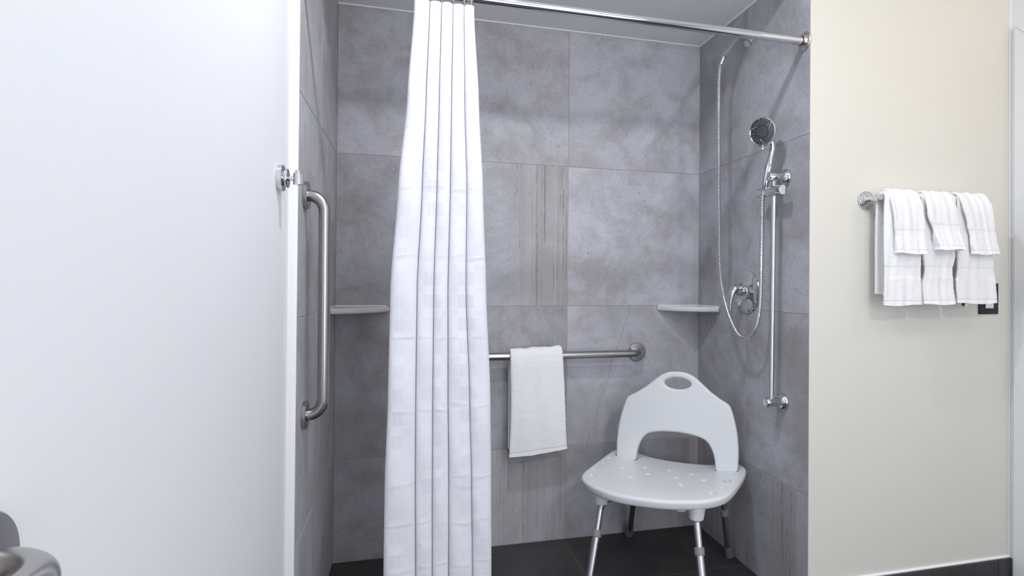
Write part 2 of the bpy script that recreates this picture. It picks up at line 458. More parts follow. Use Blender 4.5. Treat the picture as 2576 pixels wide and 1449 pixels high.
# left wall: painted part set back behind the tiled return
bm = BM()
add_box(bm, (XL - 0.12, YB - 0.1, 0.0), (XL, 0.0, HR))
wall_left = struct(obj('wall_left', bm, 'wall_paint', smooth=0))
bm = BM(); add_box(bm, (XL + 0.0005, -D + 0.0, 0.0), (-0.0013, 0.0, HR))
bk = obj('backer_board', bm, 'grout', wall_left, smooth=0)
tj = -0.392
for r, (z0, z1) in enumerate(rows):
    for a, b in ((0.0, tj), (tj, -D - 0.0025)):
        tile(wall_left, 0.0, (a + b) / 2, z0, z1, a - b, radians(90), 0.45, -1, 1, 0.98 if a == 0 else 1.06)
# white painted edge of the tiled return
bm = BM(); add_box(bm, (XL - 0.004, -D - 0.004, 0.0), (-0.0004, -D + 0.004, HR), 0.0012, 2)
struct(obj('trim_1', bm, 'edge_paint'))

# right wall: tiled partition with the painted room wall on its front
bm = BM()
add_box(bm, (W + 0.0013, -D + 0.0024, 0.0), (XR + 0.1, 0.0, HR))
wall_right = struct(obj('wall_right', bm, 'grout', smooth=0))
bm = BM(); add_box(bm, (W, -D, 0.0), (XR + 0.1, -D + 0.0022, HR))
obj('plaster_face', bm, 'wall_paint_warm_tint', wall_right, smooth=0)
for r, (z0, z1) in enumerate(rows):
    for a, b in ((0.0, -0.394), (-0.394, -D + 0.0012)):
        v, lo, hi = 0, -1, 1
        if r == 0: v = 1; lo = -0.03 if a < 0 else -1
        tile(wall_right, W, (a + b) / 2, z0, z1, a - b, radians(-90), v, lo, hi, 0.95 if a < 0 else 0.94)

# ceilings: low shower ceiling with drop front, higher room ceiling
bm = BM()
add_box(bm, (XL - 0.003, -D + 0.0005, H), (W + 0.0006, 0.0, HR - 0.0005))
add_box(bm, (XL - 0.12, YB - 0.1, HR), (XR + 0.12, 0.12, HR + 0.1))
ceiling = struct(obj('ceiling', bm, 'ceiling_paint', smooth=0))
# caulk beads
bm = BM()
add_tube(bm, [(0, -0.001, H - 0.001), (W, -0.001, H - 0.001)], 0.0042, 8)
struct(obj('trim_2', bm, 'caulk'))
bm = BM()
add_tube(bm, [(W - 0.001, 0, H - 0.001), (W - 0.001, -D, H - 0.001)], 0.0042, 8)
struct(obj('trim_3', bm, 'caulk'))
bm = BM()
add_tube(bm, [(W - 0.0006, -0.0006, 0), (W - 0.0006, -0.0006, H)], 0.0013, 6)
struct(obj('trim_4', bm, 'grout'))

# right room wall with a door in a white casing
DY0, DY1, DZ = -0.852, -1.70, 1.985     # door opening
bm = BM()
add_box(bm, (XR, DY0, 0), (XR + 0.12, -D, HR))
add_box(bm, (XR, YB - 0.1, 0), (XR + 0.12, DY1, HR))
add_box(bm, (XR, DY1, DZ), (XR + 0.12, DY0, HR))
struct(obj('wall_far_right', bm, 'wall_paint', smooth=0))
bm = BM(); add_box(bm, (XR + 0.035, DY1, 0.004), (XR + 0.075, DY0, DZ), 0.002, 1)
door = struct(obj('door_1', bm, 'door_paint', smooth=0))
def casing(pts, name='casing'):
    bm = BM()
    a = [bm.verts.new((XR, y, z)) for y, z in pts]
    b = [bm.verts.new((XR - 0.016, y, z)) for y, z in pts]
    bm.faces.new(a); bm.faces.new(list(reversed(b)))
    for i in range(4): bm.faces.new((a[i], a[(i + 1) % 4], b[(i + 1) % 4], b[i]))
    bmesh.ops.bevel(bm, geom=[e for e in bm.edges if all(v.co.x < XR - 0.01 for v in e.verts)], offset=0.002, segments=2, affect='EDGES')
    obj(name, bm, 'trim_paint', door, smooth=30)
O0, O1, OZ = -0.7985, -1.7535, 2.0425
g = 0.0004
casing([(O0, 0.0), (DY0, 0.0), (DY0, DZ - g), (O0, OZ - g)])
casing([(DY1, 0.0), (O1, 0.0), (O1, OZ - g), (DY1, DZ - g)])
casing([(O0 - g, OZ), (DY0 - g, DZ), (DY1 + g, DZ), (O1 + g, OZ)])
bm = BM(); add_lathe(bm, [(0.026, 0), (0.026, 0.006), (0.012, 0.008), (0.010, 0.035), (0.024, 0.045), (0.026, 0.058), (0.016, 0.068), (0, 0.070)], (XR + 0.035, -0.92, 0.95), (-1, 0, 0), 24)
obj('door_handle', bm, 'brushed_steel', door)

bm = BM(); add_box(bm, (XL - 0.12, YB - 0.1, 0), (XR + 0.12, YB, HR))
struct(obj('wall_rear', bm, 'wall_paint', smooth=0))

# tiled baseboard under the cream wall
BH = 0.1112
bm = BM(); add_box(bm, (W + 0.012, -D - 0.002, 0.0005), (XR, -D - 0.0002, BH - 0.002))
bb = struct(obj('baseboard_right', bm, 'grout', smooth=0))
for a, b in ((W + 0.001, 1.890), (1.890, 2.3465), (2.3465, XR - 0.0005)):
    bm = BM(); add_box(bm, (a + G, -D - 0.013, 0.001), (b - G, -D - 0.002, BH), 0.0025, 2)
    obj('tile', bm, 'floor_tile', bb, smooth=30)
bm = BM(); add_tube(bm, [(W, -D - 0.0015, BH + 0.003), (XR, -D - 0.0015, BH + 0.003)], 0.0052, 8)
struct(obj('trim_5', bm, 'caulk'))
bm = BM(); add_tube(bm, [(XR - 0.0015, -D - 0.0015, BH), (XR - 0.0015, -D - 0.0015, HR)], 0.004, 8)
struct(obj('trim_6', bm, 'wall_paint'))

# ------------------------------------------------------------------ shower curtain rod
RY, RZ, RR = -0.744, 1.9154, 0.0145
rod = thing('curtain_rod', 'polished chrome rod crossing the top of the shower, curtain hanging from its left', 'curtain rod', (W / 2, RY, RZ))
bm = BM(); add_tube(bm, [(0.012, RY, RZ), (W - 0.012, RY, RZ)], RR, 32)
obj('rod_tube', bm, 'chrome', rod)
for x, d in ((W, -1), (0, 1)):
    bm = BM()
    add_lathe(bm, [(0.0315, 0.0003), (0.0315, 0.003), (0.029, 0.0055), (0.024, 0.0065), (0.022, 0.0075), (0.020, 0.014), (0.0185, 0.0165), (0.0165, 0.0165), (0.016, 0.010)], (x, RY, RZ), (d, 0, 0), 36)
    fl = obj('rod_flange', bm, 'plated_pot_metal', rod)
    for a in (75, 195, 315):
        bm = BM(); p = V((x + d * 0.0062, RY + 0.026 * cos(radians(a)), RZ + 0.026 * sin(radians(a))))
        add_lathe(bm, [(0.0034, -0.001), (0.0032, 0.0012), (0.0018, 0.002), (0, 0.0021)], p, (d, 0, 0), 12)
        obj('screw', bm, 'chrome', rod)

# ------------------------------------------------------------------ shower curtain
CT = [(2.00, [0.290, 0.333, 0.365, 0.396, 0.427, 0.456]), (1.87, [0.289, 0.332, 0.364, 0.396, 0.427, 0.456]),
      (1.61, [0.273, 0.324, 0.360, 0.394, 0.431, 0.472]), (1.36, [0.251, 0.316, 0.356, 0.393, 0.439, 0.486]),
      (1.086, [0.233, 0.305, 0.350, 0.389, 0.439, 0.497]), (0.77, [0.229, 0.304, 0.350, 0.392, 0.452, 0.512]),
      (0.55, [0.223, 0.305, 0.351, 0.396, 0.459, 0.516]), (0.30, [0.222, 0.308, 0.353, 0.398, 0.464, 0.519]),
      (0.03, [0.221, 0.310, 0.355, 0.400, 0.468, 0.522])]
def bounds(z):
    for (za, a), (zb, b) in zip(CT, CT[1:]):
        if za >= z >= zb:
            t = (za - z) / (za - zb); t = t * t * (3 - 2 * t) * 0.5 + t * 0.5
            return [p + (q - p) * t for p, q in zip(a, b)]
    return CT[-1][1]
rc = random.Random(3)
creaseZ = [1.72, 1.53, 1.36, 1.17, 0.945, 0.752, 0.553, 0.432, 0.315, 0.14]
jit = [[rc.uniform(-0.008, 0.008) for _ in creaseZ] for _ in range(5)]
slant = [[rc.uniform(-0.25, 0.25) for _ in creaseZ] for _ in range(5)]
amp = [[rc.uniform(0.5, 1.3) for _ in creaseZ] for _ in range(5)]
diag = [(0, 0.98, 0.9), (3, 0.90, 1.3), (3, 0.60, 1.0), (3, 0.86, -1.2), (4, 1.30, -2.2), (4, 0.84, -1.8), (4, 0.56, 0.8), (4, 0.40, -1.6),
        (4, 0.28, 1.8), (1, 1.10, 0.9), (1, 0.80, 1.2), (1, 0.46, 0.8), (2, 0.36, -1.1), (2, 0.34, 1.3), (3, 0.53, -0.6), (1, 0.37, -0.7), (4, 1.03, -2.0), (0, 0.36, 0.7), (3, 0.30, 0.9), (2, 1.05, 0.6)]
NF = 18
def cross(z):
    b = bounds(z); pts = []
    widen = (2.0 - z) / 2.0
    for i in range(5):
        x0, x1 = b[i] + 0.0007, b[i + 1] - 0.0007
        wd = x1 - x0; xm = (x0 + x1) / 2
        dep = 0.012 + 0.22 * wd
        for k in range(NF + 1):
            th = pi * (1 - k / NF)
            cx, sy = cos(th), sin(th)
            ex = 0.72 if i in (0, 3, 4) else 0.80
            x = xm + wd / 2 * math.copysign(abs(cx) ** ex, cx)
            y = RY - 0.010 - dep * abs(sy) ** 0.62
            # packing creases and pulled wrinkles
            lz = (x - xm) / (wd / 2 + 1e-6)
            for q, cz in enumerate(creaseZ):
                dz = z - (cz + jit[i][q] + slant[i][q] * lz * 0.02)
                if abs(dz) < 0.03:
                    y -= 0.0009 * amp[i][q] * math.exp(-abs(dz) / 0.0032) * abs(sy)
                    y += 0.0004 * amp[i][q] * math.exp(-((dz + 0.010) / 0.007) ** 2) * abs(sy)
            for (fi, cz, sl) in diag:
                if fi == i:
                    dz = z - (cz + sl * lz * 0.022 + 0.012 * lz * lz)
                    if abs(dz) < 0.03: y -= 0.0010 * math.exp(-abs(dz) / 0.0030) * abs(sy) * (0.4 + 0.6 * (lz * sl > -0.4))
            y -= 0.0022 * sin(z * 23 + i * 2.1 + x * 31) * abs(sy)
            pts.append((x, y))
        if i < 4:   # narrow valley running back
            pts.append((x1, RY - 0.0065)); pts.append((b[i + 1], RY - 0.0045)); pts.append((b[i + 1] + 0.0007, RY - 0.0065))
        elif i == 4:
            pts.append((x1 - 0.002, RY + 0.004)); pts.append((x1 - 0.012, RY + 0.016))
    pts.insert(0, (b[0] + 0.003, RY + 0.004)); pts.insert(0, (b[0] + 0.014, RY + 0.016))
    return pts
zs = [0.03 + (1.882 - 0.03) * i / 880 for i in range(881)]
rowsC = [cross(z) for z in zs]
ul = [0.0]
for a, b in zip(rowsC[290], rowsC[290][1:]): ul.append(ul[-1] + sqrt((a[0] - b[0]) ** 2 + (a[1] - b[1]) ** 2))
curtain = thing('shower_curtain', 'white checked shower curtain gathered into five long folds on the rod', 'curtain', (0.375, RY, 0.03))
bm = BM(); add_grid(bm, [[(x, y, z) for x, y in row] for row, z in zip(rowsC, zs)], uv=lambda a, b: (ul[b], zs[a]))
o = obj('curtain_fabric', bm, 'curtain', curtain, smooth=180)
for x in (0.305, 0.332, 0.364, 0.396, 0.427, 0.446):
    bm = BM()
    add_tube(bm, [(x, RY + 0.024 * cos(a), RZ - 0.010 + 0.029 * sin(a)) for a in [2 * pi * k / 24 for k in range(25)]], 0.0016, 8, caps=False)
    obj('curtain_ring', bm, 'chrome', curtain)

# ------------------------------------------------------------------ grab bars
def grab(name, label, base, path, flanges, r=0.016, fr=0.0385):
    t = thing(name, label, 'grab bar', base, 'brushed steel grab bars')
    bm = BM(); add_tube(bm, path, r, 48); obj('bar', bm, 'brushed_steel', t)
    for p, d in flanges:
        bm = BM(); add_lathe(bm, [(fr - 0.001, 0.0002), (fr, 0.001), (fr, 0.010), (fr - 0.0015, 0.0115), (r + 0.004, 0.0125), (r + 0.0012, 0.0125), (r + 0.001, 0.011)], p, d, 72)
        obj('wall_flange', bm, 'brushed_steel', t)
    return t
gy, gx = -0.676, 0.053
grab('grab_bar', 'vertical brushed steel grab bar on the left tiled shower wall', (0, gy, 0.724),
     round_path([(0.004, gy - 0.006, 1.3365), (gx, gy - 0.006, 1.3365), (gx, gy + 0.006, 0.724), (0.004, gy + 0.006, 0.724)], 0.042, 10),
     [((0, gy - 0.006, 1.3365), (1, 0, 0)), ((0, gy + 0.006, 0.724), (1, 0, 0))])
by, bz = -0.060, 0.7965
grab('grab_bar', 'horizontal brushed steel grab bar on the back shower wall with a towel over it', (0.80, 0, bz),
     round_path([(1.2575, -0.004, bz), (1.2575, by, bz), (0.345, by, bz), (0.345, -0.004, bz)], 0.040, 10),
     [((1.2575, 0, bz), (0, -1, 0)), ((0.345, 0, bz), (0, -1, 0))], fr=0.0405)
ty, tz = -1.9080, 0.8815
grab('grab_bar', 'bent end of a brushed steel grab bar on the white left wall, bottom left', (XL, ty, tz),
     round_path([(XL + 0.004, ty, tz), (XL + 0.058, ty, tz), (XL + 0.058, ty - 0.76, tz), (XL + 0.004, ty - 0.76, tz)], 0.042, 24),
     [((XL, ty, tz), (1, 0, 0)), ((XL, ty - 0.76, tz), (1, 0, 0))], fr=0.0425)

# ------------------------------------------------------------------ towels
def towel(name, label, path, width, thick, band, hem, group=None, ribs=0.0, seed=1, lean=None, loc=(0, 0, 0), open_end=False, dimple=0.0, cat='towel', crease=None):
    """soft folded towel swept along a path in the YZ plane; width(s)->(x0,x1) with s metres from the front hem"""
    rr = random.Random(seed)
    P = [V(p) for p in catmull(path, 10)]
    d = [0.0]
    for a, b in zip(P, P[1:]): d.append(d[-1] + (b - a).length)
    L = d[-1]; n = int(L / 0.0045)
    pts = []
    j = 0
    for i in range(n + 1):
        s = L * i / n
        while j < len(d) - 2 and d[j + 1] < s: j += 1
        t = (s - d[j]) / (d[j + 1] - d[j]); pts.append((s, P[j].lerp(P[j + 1], min(1, max(0, t)))))
    K = 64
    ph = [rr.uniform(0, 6.28) for _ in range(8)]
    # cross-section of a folded cloth, points spread evenly along it
    hw0 = (width(L * 0.3, L)[1] - width(L * 0.3, L)[0]) / 2; th0 = thick(L * 0.3) / 2
    fl_ = max(0.2, 1 - th0 / hw0); sect = []
    for k in range(24): sect.append((fl_ - 2 * fl_ * k / 24, 1.0))
    for k in range(8): sect.append((-fl_ - (1 - fl_) * sin(pi * k / 8), cos(pi * k / 8)))
    for k in range(24): sect.append((-fl_ + 2 * fl_ * k / 24, -1.0))
    for k in range(8): sect.append((fl_ + (1 - fl_) * sin(pi * k / 8), -cos(pi * k / 8)))
    grid = []; us = []
    for i, (s, p) in enumerate(pts):
        a = pts[max(i - 1, 0)][1]; b = pts[min(i + 1, n)][1]
        tan = (b - a).normalized(); nor = V((1, 0, 0)).cross(tan); 
        x0, x1 = width(s, L)
        xm, hw = (x0 + x1) / 2, (x1 - x0) / 2
        th = thick(s) / 2
        row = []
        for k in range(K):
            lx, ly = sect[k]
            x = xm + hw * lx
            o = th * ly
            wob = 0.0016 * sin(lx * 7 + ph[0] + s * 9) + 0.0012 * sin(lx * 13 + ph[1] - s * 17)
            if crease and ly > 0:
                for cx0, cw, cd_ in crease: o -= cd_ * math.exp(-((lx - cx0) / cw) ** 2)
            if hem < s < band[0] or s > band[1]: wob += rr.uniform(-0.0007, 0.0007); x += rr.uniform(-0.0008, 0.0008)
            if band[0] < s < band[1]: o -= 0.0007 * ly; x -= 0.0007 * lx
            row.append(V((x, p.y, p.z)) + nor * (o + wob * (1 if ly >= 0 else 0.4)) + V((0, 0, 0.0022 * sin(lx * 3 + ph[2]))) * (1 if i in (0, n) else 0))
        grid.append(row)
    per = [0.0]
    bm = BM()
    vs = add_grid(bm, grid, closed_v=True, uv=lambda a, b: ((b / K) * 2 * (width(0.1, L)[1] - width(0.1, L)[0]), pts[min(a, n)][0]))
    lay = bm.loops.layers.uv.verify()
    for ring, di in ((vs[0], 1), (vs[-1], -1)):
        cen = V((0, 0, 0))
        for v in ring: cen += v.co / K
        dep = (pts[2][1] - pts[0][1]).normalized() if di == 1 else (pts[-3][1] - pts[-1][1]).normalized()
        inner = [bm.verts.new(cen + (v.co - cen) * 0.97 * 1.0 + dep * 0.004) if not open_end else bm.verts.new(cen + V(((v.co - cen).x * 0.955, (v.co - cen).y * 0.55, (v.co - cen).z * 0.6)) + dep * 0.001) for v in ring]
        deep = [bm.verts.new(cen + V(((v.co - cen).x * 0.9, (v.co - cen).y * 0.35, 0)) + dep * (0.035 if open_end else 0.006)) for v in ring]
        for A, B in ((ring, inner), (inner, deep)):
            for k in range(K):
                f = bm.faces.new((A[k], A[(k + 1) % K], B[(k + 1) % K], B[k]))
                for l in f.loops: l[lay].uv = (0.01 * k, 0.001)
        f = bm.faces.new(deep)
        for l in f.loops: l[lay].uv = (0, 0.001)
    if lean:
        for v in bm.verts: v.co = lean(v.co)
    o = obj(name, bm, 'terry', None, smooth=60)
    me = o.data
    o.location = loc
    for v in me.vertices: v.co -= V(loc)
    o['label'] = label; o['category'] = cat
    if group: o['group'] = group
    o['band_from'] = band[0]; o['band_to'] = band[1]; o['hem'] = hem; o['ribs'] = ribs
    return o

def lerp(a, b, t): return a + (b - a) * max(0, min(1, t))

# towel over the horizontal grab bar
def w0(s, L):
    t = min(s, 0.43) / 0.43
    x0 = lerp(0.675, 0.682, t); x1 = lerp(0.9195, 0.897, t ** 0.8)
    x0 += 0.003 * sin(t * 5); 
    return (x0, x1)
towel('towel', 'folded white terry towel draped over the horizontal grab bar', [(0, -0.0895, 0.402), (0, -0.0905, 0.55), (0, -0.0890, 0.70), (0, -0.0865, 0.785), (0, -0.078, 0.816), (0, -0.060, 0.8255), (0, -0.041, 0.815), (0, -0.0325, 0.78), (0, -0.0325, 0.65), (0, -0.0325, 0.42)],
      w0, lambda s: 0.0165 if s < 0.38 else 0.0145, (2, 2.1), 0.016, ribs=1.0, seed=5, loc=(0.79, -0.06, 0.40),
      lean=lambda c: V((c.x, c.y, c.z - 0.010 * (0.80 - c.x) / 0.12 * (1 if c.z < 0.7 else 0.0) * (0.7 - c.z) / 0.3 + (0.004 * (c.x - 0.79) / 0.1 if c.z > 0.8 else 0))))

# towel bar on the cream wall
TY, TZ = -0.838, 1.3865
tb = thing('towel_bar', 'chrome towel bar with stepped round flange on the cream wall, hung with six white towels', 'towel bar', (2.02, -D, TZ))
for x, sg in ((1.777, 1), (2.170, -1)):
    bm = BM(); add_lathe(bm, [(0.0305, 0.0003), (0.031, 0.001), (0.031, 0.008), (0.030, 0.009), (0.0235, 0.009), (0.0232, 0.014), (0.0225, 0.0150), (0.0185, 0.0150), (0.0180, 0.0185), (0.0175, 0.019), (0.0085, 0.019)], (x, -D, TZ), (0, -1, 0), 40)
    obj('wall_flange', bm, 'chrome', tb)
    bm = BM(); add_tube(bm, [(x, -D - 0.015, TZ), (x, TY, TZ)], 0.0078, 20); obj('post', bm, 'chrome', tb)
    bm = BM(); add_lathe(bm, [(0, -0.016), (0.0105, -0.016), (0.0118, -0.0145), (0.0118, 0.027), (0.0105, 0.0285), (0.0075, 0.0285)], (x, TY, TZ), (sg, 0, 0), 28)
    obj('bar_socket', bm, 'chrome', tb)
bm = BM(); add_tube(bm, [(1.79, TY, TZ), (2.160, TY, TZ)], 0.0075, 20); obj('bar', bm, 'chrome', tb)

def lin(pts):
    def f(s, L):
        for (sa, a0, a1), (sb, b0, b1) in zip(pts, pts[1:]):
            if sa <= s <= sb:
                t = (s - sa) / (sb - sa); t = t * t * (3 - 2 * t)
                return (lerp(a0, b0, t), lerp(a1, b1, t))
        return pts[-1][1:]
    return f
def overbar(zb, yf, yb, zback, top):
    return [(0, yf, zb), (0, yf + 0.001, zb + 0.12), (0, yf + 0.003, zb + 0.24 if zb < 1.1 else zb + 0.09), (0, yf + 0.006, TZ - 0.035), (0, TY - (TY - yf) * 0.72, TZ + top * 0.55), (0, TY, TZ + top), (0, TY + (yb - TY) * 0.72, TZ + top * 0.55), (0, yb, TZ - 0.04), (0, yb + 0.002, zback)]
GB = 'bath towels folded over the towel bar'
GH = 'hand towels draped in front on the towel bar'
towel('bath_towel', 'left of the three long white towels on the towel bar, next to the chrome flange', overbar(1.0345, -0.862, -0.812, 1.070, 0.0155),
      lin([(0, 1.7705, 1.921), (0.09, 1.772, 1.917), (0.2, 1.773, 1.918), (0.36, 1.779, 1.918), (0.40, 1.786, 1.918), (0.8, 1.785, 1.915)]), lambda s: 0.012, (0.090, 0.127), 0.013, GB, 0.8, 11, loc=(1.845, TY, 1.035))
towel('bath_towel', 'middle of the three long white towels on the bar, hanging between two others', overbar(1.037, -0.858, -0.814, 1.035, 0.0150),
      lin([(0, 1.930, 2.062), (0.06, 1.925, 2.055), (0.115, 1.936, 2.052), (0.17, 1.930, 2.064), (0.36, 1.928, 2.07), (0.8, 1.93, 2.066)]), lambda s: 0.013 if s > 0.06 else 0.013 + (0.06 - s) * 0.13, (0.092, 0.127), 0.013, GB, 0.8, 12, loc=(1.995, TY, 1.037), open_end=True)
right_towel = towel('bath_towel', 'right of the three long white towels on the bar, covering part of the dark plate', overbar(1.040, -0.860, -0.812, 1.05, 0.0155),
      lin([(0, 2.070, 2.2405), (0.08, 2.064, 2.233), (0.13, 2.070, 2.224), (0.2, 2.068, 2.223), (0.36, 2.076, 2.212), (0.8, 2.077, 2.21)]), lambda s: 0.013, (0.085, 0.122), 0.013, GB, 0.8, 13, loc=(2.15, TY, 1.04), crease=[(-0.25, 0.12, 0.004)])
for x, zt, m_ in ((2.116, 1.0345, 'tag_paper'), (2.103, 1.0350, 'tag_ink')):
    bm = BM(); add_box(bm, (x - 0.007, -0.855, zt - 0.004), (x + 0.007, -0.8542, zt + 0.012), 0.0003, 1)
    for v in bm.verts: v.co -= V((2.15, TY, 1.04))
    q = obj('laundry_tag', bm, m_, None, smooth=0); q.parent = right_towel
def over2(zb, yf, zback, top=0.0270):
    return [(0, yf - 0.004, zb), (0, yf - 0.002, zb + 0.06), (0, yf, zb + 0.12), (0, yf + 0.004, TZ - 0.02), (0, TY - 0.018, TZ + top * 0.62), (0, TY, TZ + top), (0, TY + 0.018, TZ + top * 0.62), (0, TY + 0.0420, TZ - 0.02), (0, TY + 0.0420, zback)]
towel('hand_towel', 'left short white hand towel over the long ones, nearest the chrome flange', over2(1.2025, -0.8745, 1.26),
      lin([(0, 1.8005, 1.922), (0.06, 1.799, 1.919), (0.10, 1.797, 1.917), (0.17, 1.789, 1.911), (0.21, 1.796, 1.905), (0.25, 1.802, 1.90), (0.5, 1.81, 1.89)]), lambda s: 0.0085 if s > 0.05 else 0.0085 + (0.05 - s) * 0.22, (0.052, 0.078), 0.011, GH, 0.6, 21, loc=(1.85, TY, 1.20), open_end=True)
towel('hand_towel', 'middle short white hand towel with its lower end curled open', over2(1.218, -0.8745, 1.27),
      lin([(0, 1.962, 2.069), (0.05, 1.954, 2.062), (0.12, 1.931, 2.055), (0.17, 1.931, 2.048), (0.2, 1.934, 2.044), (0.5, 1.945, 2.03)]), lambda s: 0.0085 if s > 0.06 else 0.0085 + (0.06 - s) * 0.50, (0.062, 0.086), 0.012, GH, 0.6, 22, loc=(2.0, TY, 1.218), open_end=True)
towel('hand_towel', 'right short white hand towel creased lengthwise, at the end of the bar', over2(1.206, -0.8745, 1.27),
      lin([(0, 2.114, 2.226), (0.05, 2.107, 2.220), (0.10, 2.096, 2.212), (0.16, 2.080, 2.205), (0.20, 2.076, 2.197), (0.23, 2.076, 2.182), (0.5, 2.09, 2.17)]), lambda s: 0.0095 if s > 0.05 else 0.0095 + (0.05 - s) * 0.22, (0.055, 0.083), 0.012, GH, 0.4, 23, loc=(2.15, TY, 1.206), crease=[(0.15, 0.10, 0.008)], open_end=True)

# ------------------------------------------------------------------ electrical plate
sp = thing('switch_plate', 'dark metal wall plate with a white switch, half hidden by the towels', 'switch', (2.307, -D, 1.054))
bm = BM()
x0, x1, z0, z1 = 2.264, 2.350, 0.9985, 1.1095
add_box(bm, (x0, -D - 0.007, z0), (x1, -D - 0.0002, z1), 0.0012, 2); obj('plate', bm, 'dark_metal', sp)
bm = BM(); add_box(bm, (2.2905, -D - 0.0085, 1.0195), (2.3265, -D - 0.0065, 1.0885), 0.0008, 2); obj('rocker', bm, 'switch_white', sp)

# ------------------------------------------------------------------ wall hook on the white wall
hk = thing('wall_hook', 'chrome hook with stepped round flange on the white wall beside the shower', 'hook', (XL, -0.90, 1.346))
HY, HZ = -0.902, 1.3455
bm = BM(); add_lathe(bm, [(0.031, 0.0002), (0.0318, 0.001), (0.0318, 0.0115), (0.0308, 0.0125), (0.0195, 0.0125), (0.0195, 0.0155), (0.0225, 0.0155), (0.0232, 0.0165), (0.0232, 0.0215), (0.0225, 0.0225), (0.0065, 0.0225)], (XL - 0.0002, HY, HZ), (1, 0, 0), 40)
obj('wall_flange', bm, 'chrome', hk)
bm = BM(); add_tube(bm, [(XL + 0.02, HY, HZ), (XL + 0.046, HY, HZ)], 0.0062, 20); obj('post', bm, 'chrome', hk)
bm = BM(); add_lathe(bm, [(0, -0.0150), (0.0105, -0.0150), (0.0115, -0.0142), (0.0115, 0.0128), (0.0105, 0.0138), (0, 0.0138)], (XL + 0.0445, HY, HZ), (0, 0, 1), 28)
obj('barrel', bm, 'chrome', hk)
bm = BM(); add_lathe(bm, [(0.0070, 0.013), (0.0070, 0.0195), (0.0062, 0.0203), (0, 0.0205)], (XL + 0.0445, HY, HZ), (0, 0, 1), 20)
obj('peg', bm, 'chrome', hk)

# ------------------------------------------------------------------ corner shelves
def shelf(label, cx, sg, lx, ly, base):
    t = thing('corner_shelf', label, 'shelf', base, 'ceramic corner shelves')
    P0, P1 = V((lx, 0)), V((0, ly))
    arc = []
    for k in range(25):
        s = k / 24; p = P0.lerp(P1, s); n = V((ly, lx)).normalized()
        arc.append(p + n * (0.040 * (1 - (2 * s - 1) ** 2)))
    out = [(0.0, 0.0), (lx - 0.012, 0.0)] + [(p[0], p[1]) for p in [P0 + V((-0.003, 0.003)), P0 + V((0.0, 0.010))] + arc[1:-1] + [P1 + V((0.010, 0.0)), P1 + V((0.003, -0.003))]] + [(0.0, ly - 0.012)]
    curve_solid('shelf_slab', [out], 0.0115, 0.0075, 'shelf_ceramic', t, lambda v: V((cx + sg * v.x, -v.y - 0.0003, 0.9905 + v.z)), 4)
    bm = BM()
    add_tube(bm, [(cx, -0.001, 1.002), (cx + sg * lx * 0.95, -0.001, 1.0015)], 0.003, 6)
    add_tube(bm, [(cx + sg * 0.001, 0, 1.002), (cx + sg * 0.001, -ly * 0.95, 1.0015)], 0.003, 6)
    obj('caulk_bead', bm, 'caulk', t)
shelf('white ceramic corner shelf in the left corner, behind the vertical grab bar', 0.0, 1, 0.203, 0.195, (0, 0, 0.979))
shelf('white ceramic corner shelf in the right corner, above the shower chair', W, -1, 0.207, 0.197, (W, 0, 0.979))

# ------------------------------------------------------------------ shower fittings on the right wall
AY, AZ = -0.402, 2.0635
arm = thing('shower_pipe', 'short chrome shower pipe bending out of the wall below the curtain rod', 'shower pipe', (W, AY, AZ))
bm = BM(); add_lathe(bm, [(0.034, 0.0003), (0.034, 0.002), (0.031, 0.006), (0.020, 0.011), (0.0115, 0.013)], (W, AY, AZ), (-1, 0, 0), 36); obj('escutcheon', bm, 'chrome', arm)
bm = BM(); add_tube(bm, round_path([(W - 0.005, AY, AZ), (W - 0.042, AY, AZ), (W - 0.094, AY, AZ - 0.066)], 0.035, 10), 0.0102, 24); obj('arm_pipe', bm, 'chrome', arm)
d_ = V((-0.052, 0, -0.066)).normalized(); p_ = V((W - 0.094, AY, AZ - 0.066))
bm = BM(); add_lathe(bm, [(0.0115, -0.006), (0.0115, 0.006), (0.0085, 0.007), (0.0085, 0.010), (0.0125, 0.011), (0.0125, 0.023), (0.0095, 0.025), (0.0075, 0.025)], p_, d_, 6); obj('hose_nut', bm, 'chrome', arm, smooth=20)

hose_pts = [p_ + d_ * 0.022, (1.4440, -0.400, 1.958), (1.4405, -0.393, 1.938), (1.440, -0.386, 1.866), (1.440, -0.386, 1.741), (1.440, -0.388, 1.586), (1.442, -0.386, 1.431), (1.445, -0.386, 1.276),
            (1.452, -0.380, 1.153), (1.456, -0.396, 1.0655), (1.460, -0.420, 1.0035), (1.464, -0.448, 0.956), (1.468, -0.483, 0.9165), (1.472, -0.518, 0.9025), (1.474, -0.541, 0.9040), (1.477, -0.567, 0.918),
            (1.480, -0.588, 0.948), (1.483, -0.600, 0.9935), (1.486, -0.604, 1.050), (1.488, -0.605, 1.149), (1.489, -0.606, 1.262), (1.490, -0.606, 1.375), (1.490, -0.609, 1.432)]
hp = catmull(hose_pts, 14)
# resample evenly so that every corrugation is alike
dl = [0.0]
for a, b in zip(hp, hp[1:]): dl.append(dl[-1] + (b - a).length)
step = 0.0014; n = int(dl[-1] / step); path = []; j = 0
for i in range(n + 1):
    s = dl[-1] * i / n
    while j < len(dl) - 2 and dl[j + 1] < s: j += 1
    path.append(hp[j].lerp(hp[j + 1], (s - dl[j]) / max(1e-9, dl[j + 1] - dl[j])))
bm = BM(); add_tube(bm, path, [(0.0078 if (i % 4) in (0, 1) else (0.0072 if i % 4 == 2 else 0.0066)) for i in range(len(path))], 14)
o = obj('shower_hose', bm, 'chrome', None, smooth=60)
o['label'] = 'corrugated chrome hose looping from the bent pipe down and up to the hand shower'; o['category'] = 'shower hose'

